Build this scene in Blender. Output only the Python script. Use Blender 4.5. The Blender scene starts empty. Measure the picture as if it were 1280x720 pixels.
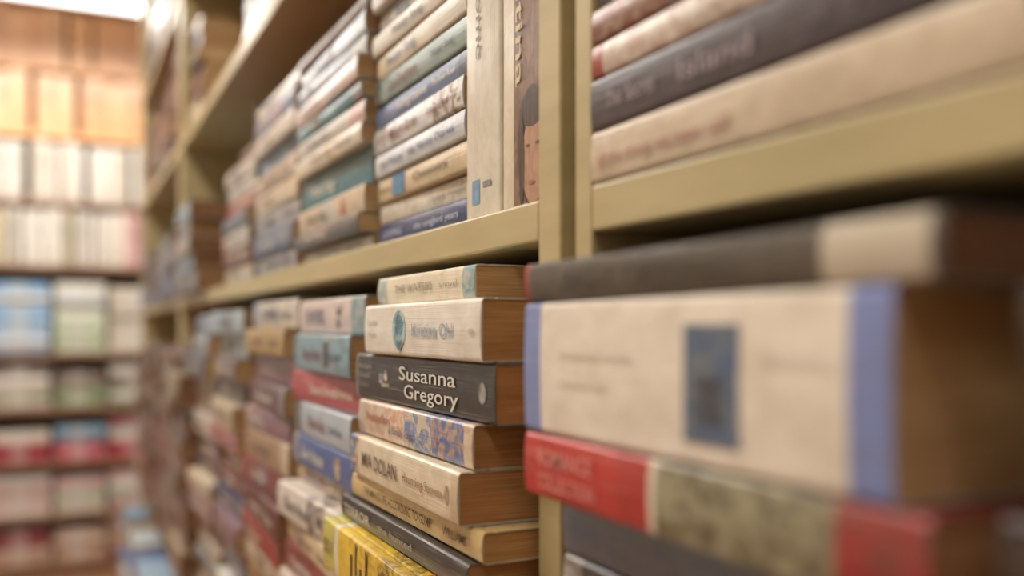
import bpy, math, random
from mathutils import Matrix, Vector
random.seed(7)
R=random.Random(11)
H=1.05   # camera height; shelf heights below are given relative to it
def lin(c):
    o=[]
    for v in c[:3]:
        v=v/255.0
        o.append(v/12.92 if v<=0.04045 else ((v+0.055)/1.055)**2.4)
    return (o[0],o[1],o[2],1.0)

# ---------------------------------------------------------------- materials
def newmat(name):
    m=bpy.data.materials.new(name); m.use_nodes=True
    nt=m.node_tree; b=nt.nodes['Principled BSDF']
    return m,nt,b
def node(nt,t,**k):
    n=nt.nodes.new(t)
    for a,v in k.items(): setattr(n,a,v)
    return n
def mixrgb(nt,fac,a,b,mode='MIX'):
    n=nt.nodes.new('ShaderNodeMix'); n.data_type='RGBA'; n.blend_type=mode
    for s,v in ((n.inputs[0],fac),(n.inputs[6],a),(n.inputs[7],b)):
        if isinstance(v,(int,float)): s.default_value=v
        elif isinstance(v,tuple): s.default_value=v
        else: nt.links.new(v,s)
    return n.outputs[2]
def ramp(nt,src,p0,p1,c0=(0,0,0,1),c1=(1,1,1,1)):
    r=nt.nodes.new('ShaderNodeValToRGB'); e=r.color_ramp.elements
    e[0].position=p0; e[1].position=p1; e[0].color=c0; e[1].color=c1
    nt.links.new(src,r.inputs[0]); return r.outputs[0]
def uvnoise(nt,sx,sy,scale=1.0,detail=3,dist=0):
    uv=node(nt,'ShaderNodeUVMap'); uv.uv_map='UVMap'
    mp=node(nt,'ShaderNodeMapping'); mp.inputs['Scale'].default_value=(sx,sy,1)
    nt.links.new(uv.outputs[0],mp.inputs[0])
    n=node(nt,'ShaderNodeTexNoise'); n.inputs['Scale'].default_value=scale; n.inputs['Detail'].default_value=detail
    n.inputs['Distortion'].default_value=dist
    nt.links.new(mp.outputs[0],n.inputs['Vector']); return n.outputs[0]

def make_cover():
    m,nt,b=newmat('book_cover')
    a=node(nt,'ShaderNodeAttribute'); a.attribute_name='Col'
    a2=node(nt,'ShaderNodeAttribute'); a2.attribute_name='Col2'
    n=uvnoise(nt,110,140,1,5,1.0)
    f=ramp(nt,n,.43,.60)
    c=mixrgb(nt,f,a.outputs['Color'],a2.outputs['Color'])
    g=uvnoise(nt,45,60,1,4)                                   # handling grime / fading
    c=mixrgb(nt,1.0,c,ramp(nt,g,.32,.62,(.85,.83,.79,1),(1,1,1,1)),'MULTIPLY')
    s=uvnoise(nt,20,1500,1,2)                                 # reading creases along the spine
    sf=ramp(nt,s,.60,.70,(0,0,0,1),(.26,.26,.26,1))
    c=mixrgb(nt,sf,c,lin((214,202,184)))
    nt.links.new(c,b.inputs['Base Color'])
    b.inputs['Roughness'].default_value=.30
    b.inputs['Specular IOR Level'].default_value=.6
    bp=node(nt,'ShaderNodeBump'); bp.inputs['Strength'].default_value=.3; bp.inputs['Distance'].default_value=.0005
    nt.links.new(s,bp.inputs['Height']); nt.links.new(bp.outputs[0],b.inputs['Normal'])
    return m
def make_pages():
    m,nt,b=newmat('book_pages')
    a=node(nt,'ShaderNodeAttribute'); a.attribute_name='Col'
    n=uvnoise(nt,25,1500,1,2)
    f=ramp(nt,n,.3,.72,(.66,.62,.56,1),(1.08,1.08,1.08,1))
    c=mixrgb(nt,1.0,a.outputs['Color'],f,'MULTIPLY')
    g=uvnoise(nt,30,120,1,3)
    c=mixrgb(nt,1.0,c,ramp(nt,g,.35,.62,(.84,.79,.70,1),(1,1,1,1)),'MULTIPLY')
    nt.links.new(c,b.inputs['Base Color']); b.inputs['Roughness'].default_value=.9
    bp=node(nt,'ShaderNodeBump'); bp.inputs['Strength'].default_value=.6; bp.inputs['Distance'].default_value=.0006
    nt.links.new(n,bp.inputs['Height']); nt.links.new(bp.outputs[0],b.inputs['Normal'])
    return m
def make_surface(name,c0,c1,scale=(3,3,3),rough=.5,nscale=6,bump=.1):
    m,nt,b=newmat(name)
    t=node(nt,'ShaderNodeTexCoord'); mp=node(nt,'ShaderNodeMapping'); mp.inputs['Scale'].default_value=scale
    nt.links.new(t.outputs['Object'],mp.inputs[0])
    n=node(nt,'ShaderNodeTexNoise'); n.inputs['Scale'].default_value=nscale; n.inputs['Detail'].default_value=4
    nt.links.new(mp.outputs[0],n.inputs['Vector'])
    nt.links.new(ramp(nt,n.outputs[0],.3,.7,lin(c0),lin(c1)),b.inputs['Base Color'])
    b.inputs['Roughness'].default_value=rough
    return m
COVER=make_cover(); PAGES=make_pages()
SHELF=make_surface('olive_painted_wood',(166,150,108),(182,165,123),(9,1.6,9),.40,8,.15)
FARSHELF=make_surface('brown_shelf_wood',(128,98,78),(158,124,100),(1,6,6),.5,6)
TANWOOD=make_surface('tan_shelf_wood',(204,148,100),(222,170,118),(1,6,6),.5,6)
WALL=make_surface('cream_wall_paint',(222,212,194),(232,224,206),(2,2,2),.85,3)
CEIL=make_surface('white_ceiling_paint',(232,230,224),(240,238,232),(2,2,2),.9,3)
FLOOR=make_surface('brown_wood_floor',(128,88,62),(165,118,86),(12,1.2,1),.45,4)
METAL=make_surface('white_lamp_housing',(225,225,222),(235,235,232),(2,2,2),.4,3)
_tm={}
def textmat(c):
    k=tuple(c)
    if k not in _tm:
        m,nt,b=newmat('spine_ink')
        n=node(nt,'ShaderNodeTexNoise'); n.inputs['Scale'].default_value=400
        d=tuple(max(0,x*.88) for x in c)
        nt.links.new(ramp(nt,n.outputs[0],.3,.6,lin(d),lin(c)),b.inputs['Base Color'])
        b.inputs['Roughness'].default_value=.45
        _tm[k]=m
    return _tm[k]

# ---------------------------------------------------------------- mesh builder
class Builder:
    def __init__(s): s.v=[];s.f=[];s.mi=[];s.c=[];s.c2=[];s.uv=[];s.texts=[];s.M=Matrix.Identity(4)
    def face(s,pts,mi,c,c2,uv):
        i=len(s.v)
        for p in pts: s.v.append(tuple(s.M@Vector(p)))
        s.f.append(tuple(range(i,i+len(pts)))); s.mi.append(mi); s.c.append(c); s.c2.append(c2); s.uv.append(uv)

def book(B,M,L,W,T,col,col2=None,pages=(196,160,118),bands=(),patches=(),texts=(),bulge=.0006,seg=3):
    """local frame: x = depth behind spine, -y = along spine, z = thickness"""
    B.M=M
    ru=R.random()*9; rv=R.random()*9
    c=.0007; r=min(.0022,T*.2)
    col2=col2 or tuple(max(0,min(255,x+d)) for x,d in zip(col,R.choice([(-24,-22,-18),(-12,-12,-12),(-10,-4,4)])))
    O=[(W,0)]
    if seg>1: O+= [(.0085,0),(.007,.0004),(.0055,0)]
    for i in range(seg+1):
        a=math.pi/2*i/seg; O.append((r-r*math.sin(a), r-r*math.cos(a)))
    if seg>1:
        for k in (.25,.5,.75):
            z=r+(T-2*r)*k; O.append((-bulge*math.sin(math.pi*k),z))
    for i in range(seg+1):
        a=math.pi/2*i/seg; O.append((r-r*math.cos(a), T-r+r*math.sin(a)))
    if seg>1: O+= [(.0055,T),(.007,T-.0004),(.0085,T)]
    O.append((W,T))
    I=[(max(p[0],c) if p[0]<W else W, min(max(p[1],c),T-c)) for p in O]
    us=sorted(set([0.0,L]+[min(max(b[0],0),L) for b in bands]+[min(max(b[1],0),L) for b in bands]))
    n=len(O)
    for a,b in zip(us[:-1],us[1:]):
        if b-a<1e-6: continue
        m=(a+b)/2; cc,cc2=col,col2
        for bd in bands:
            if bd[0]<=m<=bd[1]: cc=bd[2]; cc2=bd[3] if len(bd)>3 else bd[2]
        k1,k2=lin(cc),lin(cc2)
        d=0
        for i in range(n-1):
            p,q=O[i],O[i+1]; dd=math.hypot(q[0]-p[0],q[1]-p[1])
            B.face([(p[0],-a,p[1]),(q[0],-a,q[1]),(q[0],-b,q[1]),(p[0],-b,p[1])],0,k1,k2,
                   [(ru+a,rv+d),(ru+a,rv+d+dd),(ru+b,rv+d+dd),(ru+b,rv+d)]); d+=dd
            p,q=I[i],I[i+1]
            if math.hypot(q[0]-p[0],q[1]-p[1])>1e-6:
                w=lin((225,218,205))
                B.face([(p[0],-b,p[1]),(q[0],-b,q[1]),(q[0],-a,q[1]),(p[0],-a,p[1])],0,w,w,[(0,0)]*4)
    for u in (0,L):
        for i in range(n-1):
            p,q,s,t=O[i],O[i+1],I[i+1],I[i]
            w=lin(tuple(x*.5+80 for x in col))
            B.face([(p[0],-u,p[1]),(q[0],-u,q[1]),(s[0],-u,s[1]),(t[0],-u,t[1])],0,w,w,[(0,0)]*4)
    for i in (0,n-1):
        p,t=O[i],I[i]; w=lin(col)
        B.face([(p[0],0,p[1]),(t[0],0,t[1]),(t[0],-L,t[1]),(p[0],-L,p[1])],0,w,w,[(0,0)]*4)
    # page block
    e=.0008; x0,x1=c+.0001,W-.001; y0,y1=-e,-(L-e); z0,z1=c+.0001,T-c-.0001; pc=lin(pages)
    def q(pts,uv): B.face(pts,1,pc,pc,[(ru+a,rv+b) for a,b in uv])
    q([(x0,y0,z0),(x1,y0,z0),(x1,y0,z1),(x0,y0,z1)],[(x0,z0),(x1,z0),(x1,z1),(x0,z1)])
    q([(x1,y1,z0),(x0,y1,z0),(x0,y1,z1),(x1,y1,z1)],[(x1,z0),(x0,z0),(x0,z1),(x1,z1)])
    q([(x1,y0,z0),(x1,y1,z0),(x1,y1,z1),(x1,y0,z1)],[(y0,z0),(y1,z0),(y1,z1),(y0,z1)])
    q([(x0,y0,z1),(x1,y0,z1),(x1,y1,z1),(x0,y1,z1)],[(x0,y0),(x1,y0),(x1,y1),(x0,y1)])
    q([(x0,y1,z0),(x1,y1,z0),(x1,y0,z0),(x0,y0,z0)],[(x0,y1),(x1,y1),(x1,y0),(x0,y0)])
    # printed patches on the spine
    off=bulge+.00012
    for k,pt in enumerate(patches):
        u0,u1,a0,a1,pc1=pt[:5]; pc2=pt[5] if len(pt)>5 else pc1
        o=off+.00006*k
        if len(pt)>6 and pt[6]=='o':
            cu,cz=(u0+u1)/2,(a0+a1)/2
            P=[(cu+(u1-u0)/2*math.cos(t*math.pi/9),cz+(a1-a0)/2*math.sin(t*math.pi/9)) for t in range(18)]
        else: P=[(u0,a0),(u1,a0),(u1,a1),(u0,a1)]
        B.face([(-o,-p[0],p[1]) for p in P],0,lin(pc1),lin(pc2),[(ru+p[0],rv+p[1]) for p in P])
    T3=Matrix(((0,0,-1,0),(-1,0,0,0),(0,1,0,0),(0,0,0,1)))
    for (u0,u1,zc,h,s,tc) in texts:
        B.texts.append((M@Matrix.Translation((-(off+.0005),-u0,zc-h/2))@T3,u1-u0,h,s,tc))
ALLTEXT=[]
def finish(B,name):
    me=bpy.data.meshes.new(name); me.from_pydata(B.v,[],B.f)
    for m in (COVER,PAGES): me.materials.append(m)
    me.polygons.foreach_set('material_index',B.mi)
    me.color_attributes.new('Col','FLOAT_COLOR','CORNER'); me.color_attributes.new('Col2','FLOAT_COLOR','CORNER')
    me.uv_layers.new(name='UVMap')
    A=[];A2=[];U=[]
    for f,c,c2,u in zip(B.f,B.c,B.c2,B.uv):
        for i in range(len(f)): A+=list(c); A2+=list(c2); U+=list(u[i])
    me.color_attributes['Col'].data.foreach_set('color',A); me.color_attributes['Col2'].data.foreach_set('color',A2); me.uv_layers['UVMap'].data.foreach_set('uv',U)
    me.update()
    ob=bpy.data.objects.new(name,me); bpy.context.scene.collection.objects.link(ob)
    for (M,w,h,s,tc) in B.texts:
        cu=bpy.data.curves.new('spine_title','FONT'); cu.body=s; cu.size=h/.72; cu.resolution_u=3; cu.offset=h*.008
        cu.materials.append(textmat(tc))
        t=bpy.data.objects.new('spine_title',cu); bpy.context.scene.collection.objects.link(t)
        t.parent=ob; t.matrix_parent_inverse=Matrix.Identity(4)
        ALLTEXT.append((t,M,w))
    return ob
def lying(x,yfar,z,rot=0,tilt=0):
    return Matrix.Translation((x,yfar,H+z))@Matrix.Rotation(math.radians(rot),4,'Z')@Matrix.Rotation(math.radians(tilt),4,'X')
def standing(x,yfar,z,L,lean=0):
    return Matrix.Translation((x,yfar,H+z+L))@Matrix.Rotation(math.radians(90+lean),4,'X')

# ---------------------------------------------------------------- palettes
WH=(218,209,196);CR=(206,188,160);TN=(172,144,104);BR=(92,66,52);DR=(112,42,42);RD=(160,56,52);PK=(188,120,122)
MV=(128,98,106);NV=(44,54,86);BL=(82,106,150);LB=(140,164,182);TL=(60,116,128);GY=(130,130,132);DG=(56,52,52)
BK=(34,30,32);GN=(90,108,82);YE=(200,168,66);PU=(64,50,60);OR=(172,114,70);GG=(138,150,142)
MIX=[WH,WH,CR,CR,TN,BR,BR,DR,RD,PK,MV,NV,NV,BL,LB,TL,GY,DG,BK,GN,GG]
WORDS=["THE LONG WINTER","Silent House","A Summer Away","HARBOUR LIGHTS","The Last Letter","Midnight Garden","ROSE COTTAGE","Home Again",
"The River Road","BLOOD AND STONE","Second Chances","Distant Shores","THE WITNESS","Falling Leaves","Winter Song","THE PROMISE","Lost Daughters"]
def tcol(c):
    return (224,216,200) if sum(c)<380 else R.choice([(64,60,64),(70,80,112),(126,60,54),(90,80,72)])
def mid(a,b,k=.5): return tuple(x*(1-k)+y*k for x,y in zip(a,b))
def auto_design(c,L,T):
    bands=[];patches=[];texts=[]
    k=R.random()
    alt=mid(R.choice(MIX),c,.35)
    if k<.3: bands.append((0,L*R.uniform(.06,.16),alt,mid(alt,c)))
    elif k<.55: bands.append((L*R.uniform(.8,.92),L,alt,mid(alt,c)))
    elif k<.78: a=R.uniform(.3,.6); bands.append((L*a,L*(a+.25),alt,c))
    if R.random()<.5:
        a=R.uniform(.1,.8)*L; patches.append((a,a+.014,T*.2,T*.8,R.choice(MIX),R.choice(MIX)))
    w=R.uniform(.28,.4)*L; a=R.uniform(.12,.3)*L
    texts.append((a,a+w,T*.5,T*R.uniform(.3,.45),R.choice(WORDS),tcol(c)))
    if R.random()<.6:
        a=L*.66; texts.append((a,a+L*.22,T*.5,T*.25,R.choice(WORDS),tcol(c)))
    return bands,patches,texts
PG=[(196,160,116),(182,144,100),(206,176,134),(164,126,86),(198,164,122)]
def stack(name,x,ynear,yfar,z0,z1,cols,xj=.006,W=.12,text=True,top_down=None,seg=3,fill=False,PGS=None):
    B=Builder(); slot=yfar-ynear; z=z0
    items=[]
    if top_down or fill:
        z=z1
        for t in (top_down or []):
            items.append((z-t[0],t[0],t[1],t[2] if len(t)>2 else None)); z-=t[0]
        hi=z; z=z0
        while hi-z>.008:
            t=min(R.uniform(.018,.032),hi-z)
            if hi-z-t<.012: t=hi-z
            items.append((z,t,R.choice(cols),None)); z+=t
    else:
        while True:
            t=R.uniform(.013,.034)
            if z+t>z1: break
            items.append((z,t,R.choice(cols),None)); z+=t
    for (zb,t,c,xo) in items:
        L=min(slot-.006,R.choice([.178,.178,.19,.198]))
        if R.random()<.3: L-=.008
        rot=R.uniform(-2.2,2.2)
        yf=ynear+.003+L+R.uniform(0,max(0,slot-.006-L))
        xx=x+(xo+R.uniform(-.003,.003) if xo is not None else R.uniform(-xj,xj))
        bd,pt,tx=auto_design(c,L,t)
        if not text: tx=()
        c2=None
        if R.random()<.3: c2=mid(c,R.choice(MIX),.4)
        book(B,lying(xx,yf,zb,rot),L,W+R.uniform(-.008,.008),t-.0004,c,c2,pages=R.choice(PGS or PG),bands=bd,patches=pt,texts=tx,seg=seg)
    return finish(B,name)

# ---------------------------------------------------------------- bookcases
def boxmesh(name,boxes,mats,bevel=.0012):
    vs=[];fs=[];mi=[]
    for (a,b,m) in boxes:
        i=len(vs)
        for z in (a[2],b[2]):
            for (x,y) in ((a[0],a[1]),(b[0],a[1]),(b[0],b[1]),(a[0],b[1])): vs.append((x,y,z))
        for f in ((0,3,2,1),(4,5,6,7),(0,1,5,4),(1,2,6,5),(2,3,7,6),(3,0,4,7)):
            fs.append(tuple(i+k for k in f)); mi.append(m)
    me=bpy.data.meshes.new(name); me.from_pydata(vs,[],fs)
    for m in mats: me.materials.append(m)
    me.polygons.foreach_set('material_index',mi); me.update()
    ob=bpy.data.objects.new(name,me); bpy.context.scene.collection.objects.link(ob)
    if bevel:
        md=ob.modifiers.new('edge','BEVEL'); md.width=bevel; md.segments=2; md.limit_method='ANGLE'
    return ob
XF=.19; XB=.395; BT=.0185
BOARDS=[-.96,-.70,-.42,.0573,.3385,.62,.90]   # top surfaces, relative
def bookcase(y0,y1,p0,p1):
    bx=[((XF,y0,0),(XB,y0+p0,H+1.1),0),((XF,y1-p1,0),(XB,y1,H+1.1),0)]
    for z in BOARDS: bx.append(((XF,y0+p0,H+z-BT),(XB,y1-p1,H+z),0))
    bx.append(((XF,y0+p0,H+1.08),(XB,y1-p1,H+1.1),0))
    bx.append(((XB-.006,y0+p0,H-.96),(XB,y1-p1,H+1.08),0))
    bx.append(((XF+.02,y0+p0,0),(XF+.035,y1-p1,H-.96-BT),0))
    return boxmesh('bookcase',bx,[SHELF])
bookcase(-.90,.3305,.018,.0135)
bookcase(.3430,1.755,.020,.022)
bookcase(1.757,2.66,.020,.022)

# ---------------------------------------------------------------- foreground paperbacks (near bay, lower shelf)
def single(name,*a,**k):
    B=Builder(); book(B,*a,**k); return finish(B,name)
PB='paperback_book'
single(PB,lying(.160,.316,.0100),.187,.125,.0148,(66,58,50),(80,70,58),pages=(122,84,58),
  bands=[(0,.004,(140,50,46)),(.154,.184,(190,178,160))],texts=[(.03,.12,.0074,.006,"NIGHT CROSSING",(80,71,62))])
single(PB,lying(.160,.316,-.0388),.1745,.12,.0485,(228,216,202),(222,210,196),pages=(206,170,124),
  bands=[(0,.013,(122,136,184)),(.162,.1745,(118,132,184))],
  patches=[(.101,.125,.007,.040,(70,92,124),(104,112,122)),(.106,.119,.012,.026,(46,52,70),(82,92,104))],
  texts=[(.028,.075,.030,.003,"the international bestseller",(200,188,174)),(.028,.06,.020,.003,"a novel of war",(200,188,174)),
         (.134,.156,.031,.003,"fiction",(204,190,176))])
single(PB,lying(.160,.316,-.0628),.184,.125,.0235,(170,40,38),(160,36,36),pages=(160,118,82),
  bands=[(0,.066,(184,42,40),(176,38,36)),(.066,.083,(166,36,34)),(.083,.0865,(216,202,184)),(.0865,.158,(148,142,114),(96,84,66)),(.158,.184,(146,40,38),(116,56,48))],
  texts=[(.012,.050,.0160,.0062,"ROMANCE",(226,150,138)),(.012,.052,.0070,.0055,"COLLECTION",(222,144,134))])
B=Builder()
z=-.0632
seq=[(.024,(100,106,120),.176),(.02,(70,60,58),.176),(.026,WH,.168),(.022,BR,.17),(.028,NV,.168),(.024,CR,.17)]
for k,(t,c,x) in enumerate(seq):
    z-=t; bd,pt,tx=auto_design(c,.175,t)
    if k==0: bd,pt,tx=[],[],[]
    book(B,lying(x,.314,z,R.uniform(-.8,.3)),.172,.12,t-.0004,c,pages=R.choice(PG),bands=bd,patches=pt,texts=tx)
while z>-.42+.012:
    t=min(.025,z+.42)
    if z-t+.42<.012: t=z+.42
    z-=t; c=R.choice(MIX); book(B,lying(.17,.314,z),.172,.12,t-.0004,c,pages=R.choice(PG))
finish(B,'book_stack')
stack('book_stack',.1655,-.075,.124,-.42,.0092,[(60,42,34),(52,36,30),(44,32,28)],W=.12,xj=.0012,fill=True,text=False)
stack('book_stack',.175,-.28,-.08,-.42,.01,MIX)
stack('book_stack',.175,-.52,-.29,-.42,.01,MIX)
# near bay, upper shelf
Z0=.0576
single(PB,lying(.1895,.316,Z0),.222,.14,.0205,(202,184,160),(192,173,149),pages=(190,150,110),
   patches=[(.186,.1905,.011,.018,(70,64,60))],texts=[(.006,.085,.0085,.005,"all the things we never said",(176,124,114))])
single(PB,lying(.1895,.316,Z0+.0208),.222,.14,.0205,(54,40,50),(64,50,60),pages=(190,150,110),
   texts=[(.012,.045,.010,.0065,"The Secret",(154,138,144)),(.058,.095,.010,.0075,"Island",(162,146,152)),(.118,.18,.010,.006,"a novel",(96,82,90))])
single(PB,lying(.190,.316,Z0+.0416),.205,.135,.0135,(208,196,182),(186,158,146),pages=(190,150,110),bands=[(0,.008,(156,60,50)),(.05,.09,(174,148,136),(208,196,182))])
single(PB,lying(.1895,.315,Z0+.0554),.20,.135,.0135,(126,70,58),(150,120,104),pages=(190,150,110))
single(PB,lying(.192,.314,Z0+.0692),.20,.135,.034,(34,32,34),(42,40,42),pages=(190,150,110))
stack('book_stack',.195,-.14,.088,Z0,.24,MIX,W=.13)
stack('book_stack',.195,-.38,-.16,Z0,.24,MIX,W=.13)

# ---------------------------------------------------------------- in-focus stack (left bay, lower shelf)
single(PB,lying(.1755,.548,.0142,-.3),.150,.115,.0166,(214,200,174),(220,210,190),pages=(186,146,100),
   bands=[(0,.018,(150,166,164),(206,198,180)),(.135,.150,(116,156,166),(182,182,172))],
   texts=[(.034,.095,.0088,.0045,"THE WATERS",(158,146,128)),(.105,.13,.0088,.003,"a novel",(160,150,134))])
single(PB,lying(.165,.541,-.0150),.172,.12,.0288,(226,219,208),(220,212,200),pages=(186,142,92),
   patches=[(.052,.074,.004,.025,(110,150,160),(176,194,196),'o'),(.057,.070,.010,.023,(64,96,112),(104,138,148),'o'),(.060,.068,.003,.012,(74,104,120),(150,172,174),'o')],
   texts=[(.008,.026,.019,.0030,"the sunday",(176,168,158)),(.008,.024,.012,.0030,"times",(176,168,158)),(.084,.140,.0145,.007,"Kristina Ohl",(160,170,184)),(.160,.165,.0145,.004,"o",(184,160,134))])
single(PB,lying(.168,.5685,-.0428,.5),.2035,.125,.0275,(50,47,47),(58,55,54),pages=(180,130,82),
   bands=[(0,.0025,(150,146,140))],
   patches=[(.046,.053,.011,.0165,(206,200,190),(110,106,102)),(.054,.061,.0125,.019,(206,200,190),(120,116,110),'o'),(.050,.064,.009,.0112,(176,170,160),(110,106,100)),
            (.188,.196,.009,.0185,(160,156,150),(90,86,84),'o')],
   texts=[(.081,.161,.0185,.0076,"Susanna",(216,210,200)),(.089,.164,.0090,.0076,"Gregory",(216,210,200)),
          (.008,.032,.0200,.0028,"The Devils",(160,156,148)),(.008,.030,.0145,.0028,"Disciples",(160,156,148)),(.008,.028,.0090,.0028,"mystery",(140,136,130))])
single(PB,lying(.165,.554,-.0640),.176,.12,.0208,(204,184,162),(192,156,136),pages=(176,128,82),
   bands=[(0,.016,(196,180,160),(162,142,132)),(.05,.085,(200,152,128),(212,198,180)),(.085,.125,(198,182,164),(112,128,162)),(.125,.166,(84,104,148),(180,146,128))],
   texts=[(.018,.06,.0125,.0050,"Bestseller",(166,88,70)),(.06,.10,.0075,.004,"a family saga",(100,96,120))])
single(PB,lying(.160,.5545,-.0888,-.6),.1755,.125,.0245,(216,202,178),(208,192,166),pages=(186,138,90),
   bands=[(0,.012,(92,108,144),(200,184,162)),(.012,.017,(172,76,64),(200,184,162)),(.167,.1755,(196,174,144))],
   texts=[(.026,.090,.0125,.0085,"MIA DOLAN",(104,84,68)),(.100,.158,.0125,.005,"Haunting Secrets",(160,120,90))],
   patches=[(.160,.166,.008,.017,(150,120,96),(180,154,126),'o')])
single(PB,lying(.1625,.5600,-.1035,.6),.1935,.125,.0143,(212,186,134),(200,172,118),pages=(196,152,98),
   texts=[(.026,.135,.0075,.0048,"THE MAN'S LIFE ACCORDING TO GUMP",(80,60,42)),(.150,.178,.0075,.0045,"WILLIAMS",(80,60,42))])
single(PB,lying(.1585,.5700,-.1180,.3),.198,.125,.0142,(40,35,34),(50,44,42),pages=(186,140,90),
   texts=[(.008,.060,.0072,.0058,"TERROR",(206,194,174)),(.075,.13,.0072,.004,"the hunted",(160,150,134))])
single(PB,lying(.148,.5745,-.1500,-.6),.198,.13,.0317,(224,190,62),(212,176,50),pages=(190,150,96),
   bands=[(0,.028,(206,190,84),(180,176,104)),(.028,.036,(216,208,186)),(.060,.11,(220,186,58),(190,152,50)),(.11,.16,(206,170,54),(110,90,40)),(.16,.198,(176,66,52),(204,170,62))],
   patches=[(.064,.068,.002,.022,(44,38,30)),(.074,.0765,.010,.030,(44,38,30)),(.083,.086,.001,.018,(44,38,30)),(.094,.097,.012,.030,(44,38,30)),(.112,.140,.010,.024,(50,42,32),(44,38,30),'o')],
   texts=[(.004,.024,.016,.010,"011",(110,108,70))])
stack('book_stack',.160,.367,.572,-.42,-.1505,MIX,fill=True)
# ---------------------------------------------------------------- other lower stacks, left bay
stack('book_stack',.171,.578,.762,-.42,.0225,[DR,CR,WH,RD,BR,NV,TN],top_down=[
 (.0265,(210,190,182),.002),(.0290,(134,162,172),.0),(.0245,(176,84,90),.0),(.0260,(174,182,188),-.002),(.0245,(76,98,148),-.003),(.0150,(200,182,152),.002),
 (.0270,(214,202,190),-.013),(.0200,(204,182,150),-.008),(.0240,(126,54,50),-.006),(.02,(204,194,178),-.010)],xj=.008)
stack('book_stack',.172,.768,.968,-.42,.026,[DR,DR,BR,MV,CR,TN,RD],top_down=[
 (.026,(212,204,192),.002),(.024,(180,148,92),-.005),(.026,(136,98,112),.001),(.026,(108,82,88),.0),(.022,(134,100,108),-.003),(.028,(162,130,100),-.003),
 (.026,(130,44,46),-.004),(.03,(98,34,36),-.004),(.024,(152,52,50),-.006),(.022,(190,172,148),-.006)],xj=.008)
stack('book_stack',.170,.974,1.180,-.42,.020,[GY,MV,CR,DR,WH,NV,TN],top_down=[
 (.026,(148,168,182)),(.026,(172,172,170)),(.026,(112,94,98)),(.024,(82,72,80)),(.028,(196,178,150)),(.024,(172,118,114)),(.026,(192,182,170)),(.024,(112,54,54))],xj=.008)
stack('book_stack',.168,1.186,1.395,-.42,.018,[GY,WH,MV,CR,BL,BR],top_down=[
 (.028,(108,128,150)),(.024,(154,154,154)),(.03,(84,88,104)),(.026,(172,160,138)),(.024,(130,98,78)),(.03,(186,178,166))],xj=.009)
DPG=[(146,108,74),(130,96,64),(156,122,86)]
stack('book_stack',.160,1.401,1.600,-.42,-.005,[BR,(122,98,72),(142,120,94),(104,72,54)],xj=.012,PGS=DPG)
stack('book_stack',.166,1.604,1.728,-.42,-.03,[BR,(122,98,72),(104,72,54),GN,DR],xj=.008,PGS=DPG)
# ---------------------------------------------------------------- upper stacks, left bay
def slist(name,x,yn,yf,lst,W=.125,rot=0):
    B=Builder(); z=Z0; slot=yf-yn
    for it in lst:
        t,c=it[0],it[1]; ex=it[2] if len(it)>2 else {}
        L=ex.get('L',min(slot-.002,.205)-R.uniform(0,.006))
        bd,pt,tx=auto_design(c,L,t)
        bd=ex.get('bands',bd); pt=ex.get('patches',pt); tx=ex.get('texts',tx)
        book(B,lying(x+ex.get('dx',R.uniform(-.004,.004)),yn+.001+L+ex.get('dy',0),z,ex.get('rot',R.uniform(-.9,.9))),L,W,t-.0004,c,ex.get('c2'),pages=R.choice(PG),bands=bd,patches=pt,texts=tx)
        z+=t
    return finish(B,name)
slist('book_stack',.2005,.4640,.6330,[
 (.0155,(50,64,110),dict(patches=[],bands=[],texts=[(.01,.05,.0078,.005,"LOVING",(186,194,214)),(.075,.15,.0078,.0045,"the songbird years",(186,194,214))])),
 (.0150,(212,203,188),dict(patches=[],bands=[],texts=[(.1,.15,.0075,.003,"paper houses",(130,120,110))])),
 (.0175,(204,184,152),dict(bands=[],patches=[(.032,.058,.002,.0155,(46,112,158),(66,130,170))],texts=[(.075,.135,.0088,.005,"Chemistry",(108,92,80)),(.004,.028,.0088,.0035,"novel",(120,104,90))])),
 (.0165,(198,202,208),dict(bands=[],patches=[],c2=(188,192,200),texts=[(.012,.060,.0082,.005,"the Happy",(96,106,136)),(.07,.15,.0082,.005,"the Nanny Diaries",(92,102,134))])),
 (.0185,(214,213,212),dict(bands=[(0,.05,(196,200,206),(146,130,114)),(.12,.165,(206,204,200),(130,108,90))],patches=[],c2=(198,200,204))),
 (.0160,(98,114,146)),(.0180,(134,150,142)),(.0165,(208,196,176)),(.0160,(200,190,174)),(.0160,(182,176,168)),(.016,(204,198,188))])
slist('book_stack',.1945,.6370,.8450,[
 (.0120,(202,196,184)),(.0145,(72,70,72)),(.0215,(198,178,152)),(.0280,(52,114,126),dict(bands=[(.06,.1,(62,128,140),(46,100,112))],patches=[])),(.0165,(208,198,180)),
 (.0170,(190,186,178)),(.0130,(86,142,154)),(.0175,(198,178,170)),(.0165,(102,122,146)),(.0170,(190,200,208),dict(bands=[(.05,.12,(86,104,144),(198,204,208))])),(.012,(100,74,68))])
slist('book_stack',.1965,.8500,1.066,[
 (.020,(142,138,138)),(.024,(82,102,134)),(.022,(148,150,156)),(.022,(194,178,152)),(.021,(178,160,142)),(.022,(102,140,168)),(.02,(206,200,190)),(.020,(100,118,148)),(.016,(196,186,172)),(.012,(132,46,50),dict(dx=.012))])
B=Builder(); book(B,standing(.199,1.086,Z0,.2),.2,.125,.0165,(38,43,58),bands=[(.16,.2,(30,34,44))]); finish(B,PB)
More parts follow.
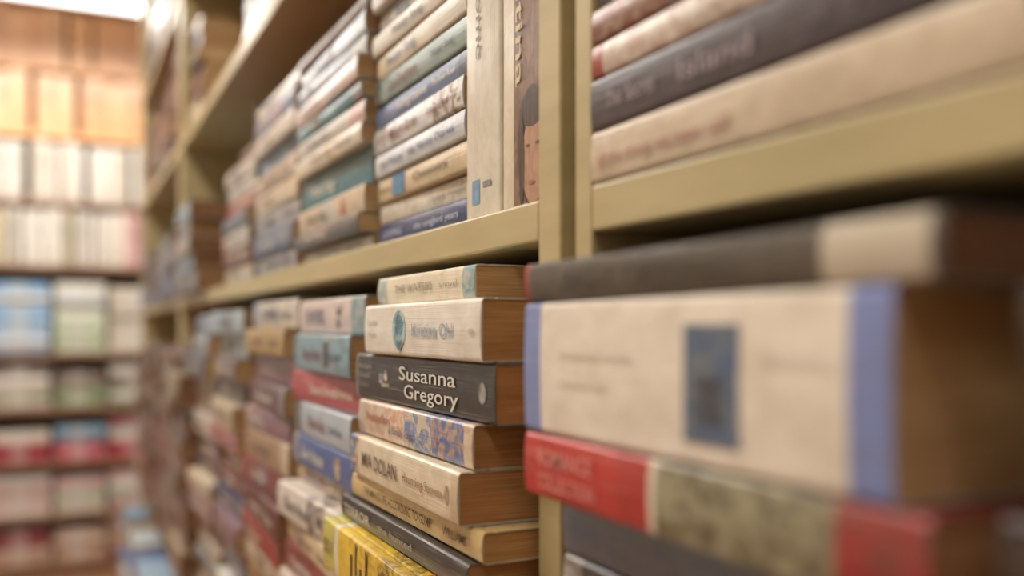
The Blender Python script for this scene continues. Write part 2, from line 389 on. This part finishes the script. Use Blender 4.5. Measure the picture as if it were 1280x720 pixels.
slist('book_stack',.1970,1.090,1.290,[
 (.022,(178,166,152)),(.020,(112,56,52)),(.024,(196,190,180)),(.02,(82,100,132)),(.020,(154,58,54)),(.022,(198,190,180)),(.022,(184,176,168)),(.016,(76,38,52),dict(dx=.02)),(.014,(92,38,46),dict(dx=.02))])
stack('book_stack',.168,1.405,1.600,Z0,.205,[(186,178,168),GY,LB,(172,166,162),(138,138,146)],W=.13,xj=.004,PGS=DPG)
stack('book_stack',.176,1.604,1.728,Z0,.17,[BL,NV,GY],W=.12,xj=.006,PGS=DPG)
# upright paperbacks beside the post
single(PB,standing(.197,.4610,Z0,.205),.205,.13,.0440,(206,198,182),(200,191,174),pages=(186,150,110),
  patches=[(.184,.197,.010,.020,(92,138,172),(116,154,182)),(.186,.189,.024,.034,(120,120,130))],
  texts=[(.0,.122,.0200,.008,"Journeys Home",(130,120,110))])
single(PB,standing(.1975,.4160,Z0,.205),.205,.13,.0510,(206,194,172),(198,184,162),pages=(186,150,110),
  patches=[(.002,.203,.0145,.050,(128,92,68),(98,68,50)),
           (.148,.205,.0185,.0495,(38,25,22),(52,34,28),'o'),(.162,.2045,.0235,.0470,(176,134,108),(162,120,96),'o'),
           (.150,.168,.0215,.0480,(40,26,22),(52,34,28),'o'),(.160,.204,.0205,.0262,(42,28,24),(52,34,28),'o'),
           (.1755,.1770,.0275,.0318,(84,56,46),(84,56,46),'o'),(.1755,.1770,.0375,.0425,(84,56,46),(84,56,46),'o'),(.1930,.1950,.0305,.0375,(150,90,78),(150,90,78),'o')],
  texts=[(.045,.145,.0215,.008,"Christina",(210,190,152))])
# ---------------------------------------------------------------- higher shelves
for (a,b) in ((.37,.57),(.575,.78),(.785,.99),(.995,1.20),(1.60,1.725)):
    stack('book_stack',.205,a,b,.3388,.55,[BR,DG,NV,DR,MV,DG,CR],text=False,seg=1,xj=.004)
for (a,b) in ((.09,.31),(-.13,.085),(-.4,-.15)):
    stack('book_stack',.200,a,b,.3388,.55,MIX,text=False,seg=1)
for (a,b,c) in ((1.785,1.99,[BL,NV,GY]),(2.0,2.2,[GY,MV,BL]),(2.21,2.41,[BR,DR,TN]),(2.42,2.63,[BR,NV,GY])):
    stack('book_stack',.186,a,b,Z0,.20,c,text=False,seg=1,PGS=DPG)
    stack('book_stack',.205,a,b,.3388,.55,[DR,BR,MV,DG],text=False,seg=1,PGS=DPG)
    stack('book_stack',.205,a,b,.6204,.83,[BR,DG,NV,MV,TN],text=False,seg=1,PGS=DPG)
    stack('book_stack',.176,a,b,-.42,-.03,[BR,(122,94,68),(106,78,58),DR],text=False,seg=1,xj=.008,PGS=DPG)
    stack('book_stack',.140,a,b,-.70,-.46,[BL,LB,(170,176,178),NV,(90,130,156)],text=False,seg=1,xj=.015,W=.14)
for (a,b) in ((.4,.6),(.61,.81),(.82,1.02),(1.03,1.23),(1.24,1.44),(1.45,1.65)):
    stack('book_stack',.165,a,b,-.70,-.46,MIX,text=False,seg=1,xj=.01)

# ---------------------------------------------------------------- far bookcase on the end wall
FY=4.30; FB=4.58
rows=[-.98,-.78,-.56,-.33,-.10,.27,.54,.82,1.10]
bx=[]
for z in rows: bx.append(((-1.55,FY,H+z-.02),(1.55,FB,H+z),0 if z<.8 else 1))
POSTS=(-.77,.42,1.0)
for x in (-1.57,)+POSTS+(1.55,): bx.append(((x,FY,0),(x+.02,FB,H+1.36),0))
bx.append(((-1.57,FY,H+1.36),(1.57,FB,H+1.38),1))
bx.append(((-1.55,FB-.01,0),(1.55,FB,H+1.36),0))
bx.append(((-1.55,FY+.02,0),(1.55,FY+.035,H-1.0),0))
boxmesh('bookcase',bx,[FARSHELF,TANWOOD],0)
RZ=Matrix.Rotation(math.radians(90),4,'Z')
B=Builder()
def vrow(z,h,colf,tmin,tmax,pat=.4):
    for s,e in ((-1.548,-.772),(-.748,.418),(.442,.998),(1.022,1.548)):
        x=s
        while True:
            t=R.uniform(tmin,tmax)
            if x+t>e: break
            L=h*R.uniform(.92,.985)
            M=Matrix.Translation((x+t,FY+R.uniform(.005,.02),H+z+.0005+L))@RZ@Matrix.Rotation(math.radians(90),4,'X')
            c=colf(x); book(B,M,L,.18,t-.001,c,seg=1,bands=[(L*.75,L*.9,tuple(v*.93 for v in c))],patches=[(L*.15,L*.55,t*.3,t*.7,tuple(v*.84 for v in c))] if R.random()<pat else [])
            x+=t
def hrow(z,h,colf):
    for x0,x1 in ((-1.54,-1.3),(-1.29,-1.04),(-1.03,-.79),(-.745,-.52),(-.51,-.27),(-.26,-.04),(-.03,.17),(.18,.40),(.445,.7),(.71,.97),(1.025,1.27),(1.28,1.53)):
        zz=z+.0005; lim=z+h*R.uniform(.82,.97)
        while True:
            t=R.uniform(.022,.045)
            if zz+t>lim: break
            L=(x1-x0)*R.uniform(.93,.99); c=colf(x0+.01,(zz-z)/h)
            book(B,Matrix.Translation((x0,FY+R.uniform(.0,.02),H+zz))@RZ,L,.17,t-.001,c,seg=1,bands=[(L*.3,L*.6,tuple((v+206)/2 for v in c))])
            zz+=t
TANS=[(222,170,124),(218,164,116),(224,176,130),(216,160,114)]
hb=lambda x,*a:R.choice(TANS)
vrow(1.10,.25,hb,.07,.10,.2)
vrow(.82,.26,hb,.07,.10,.2)
WC=[(216,210,202),(210,203,193),(220,214,207),(204,195,182)]
vrow(.54,.255,lambda x:R.choice(WC),.03,.07)
vrow(.27,.24,lambda x:R.choice([(214,180,178),(222,212,200),(208,164,164)]) if x>.12 else R.choice(WC+WC+[(116,108,108),(206,192,156)]),.02,.05)
def row4(x,f=0): 
    if x<-.05: return R.choice([(156,188,218),(134,172,210),(216,220,224),(190,206,220)])
    if x<.17: return R.choice([(220,218,208),(196,208,182),(206,212,216)])
    return R.choice([(170,92,86),(212,202,188),(214,204,194),(196,128,116)])
hrow(-.10,.34,row4)
hrow(-.33,.20,lambda x,f:R.choice([(218,212,204),(134,122,114),(210,204,194)]) if f>.4 else R.choice([(216,212,206),(190,180,166),(142,158,126)]))
hrow(-.56,.20,lambda x,f:(R.choice([(200,92,112),(210,128,140),(176,72,86)]) if f<.3 else R.choice([(136,168,194),(176,190,204),(176,92,94),(214,204,192)])))
hrow(-.78,.19,lambda x,f:R.choice([(214,200,194),(206,196,182),(208,172,170),(190,198,184),(214,208,200)]))
hrow(-.98,.17,lambda x,f:R.choice([(140,62,68),(190,158,140),(200,172,150),(206,188,168)]))
finish(B,'shelved_books')

# ---------------------------------------------------------------- room
def quadbox(name,a,b,m): return boxmesh(name,[(a,b,0)],[m],0)
quadbox('floor',(-1.6,-2.6,-.05),(2.4,4.6,0),FLOOR)
quadbox('ceiling',(-1.6,-2.6,2.72),(2.4,4.6,2.77),CEIL)
quadbox('wall_far',(-1.6,4.6,0),(2.4,4.7,2.72),WALL)
quadbox('wall_left',(-1.7,-2.6,0),(-1.6,4.6,2.72),WALL)
quadbox('wall_right',(2.4,-2.6,0),(2.5,4.6,2.72),WALL)
quadbox('wall_back',(-1.6,-2.7,0),(2.4,-2.6,2.72),WALL)
# ---------------------------------------------------------------- lights
def emat(name,col,s):
    m,nt,b=newmat(name); b.inputs['Base Color'].default_value=(.9,.9,.9,1)
    b.inputs['Emission Color'].default_value=col; b.inputs['Emission Strength'].default_value=s; return m
DIFF=emat('lamp_diffuser',(1,.98,.95,1),4)
def fixture(x,y,z,lx,ly,power,thick=.06):
    ob=boxmesh('ceiling_light',[((x-lx/2,y-ly/2,z),(x+lx/2,y+ly/2,z+.03),0),((x-lx/2+.01,y-ly/2+.01,z-thick),(x+lx/2-.01,y+ly/2-.01,z),1),
        ((x-lx*.3,y-.006,z+.03),(x-lx*.3+.012,y+.006,2.72),0),((x+lx*.3,y-.006,z+.03),(x+lx*.3+.012,y+.006,2.72),0)],[METAL,DIFF],.003)
    l=bpy.data.lights.new('tube_lamp','AREA'); l.shape='RECTANGLE'; l.size=lx*.95; l.size_y=ly*.95; l.energy=power; l.color=(1,.935,.85)
    o=bpy.data.objects.new('tube_lamp',l); bpy.context.scene.collection.objects.link(o); o.location=(x,y,z-thick-.01); o.parent=ob
fixture(-.60,-.9,2.62,.30,1.3,7)
fixture(-.60,.9,2.62,.30,1.3,25)
fixture(-.60,2.6,2.62,.30,1.3,29)
fixture(-.15,3.75,2.34,1.3,.14,22,.08)
w=bpy.data.worlds.new('World'); bpy.context.scene.world=w; w.use_nodes=True
w.node_tree.nodes['Background'].inputs[0].default_value=(1,.95,.88,1); w.node_tree.nodes['Background'].inputs[1].default_value=.4

# ---------------------------------------------------------------- fit spine titles
bpy.context.view_layer.update()
for t,M,wd in ALLTEXT:
    dx=t.dimensions.x or 1
    t.matrix_basis=M@Matrix.Diagonal((wd/dx,1,1,1))
# ---------------------------------------------------------------- camera
cam=bpy.data.cameras.new('camera'); co=bpy.data.objects.new('camera',cam); bpy.context.scene.collection.objects.link(co)
co.location=(0,0,H); co.rotation_euler=(math.radians(90),0,math.radians(-26))
cam.sensor_width=36; cam.lens=36*1150/1280; cam.shift_y=51/1280; cam.clip_start=.01
cam.dof.use_dof=True; cam.dof.focus_distance=.465; cam.dof.aperture_fstop=3.0
bpy.context.scene.camera=co
bpy.context.scene.view_settings.view_transform='Standard'
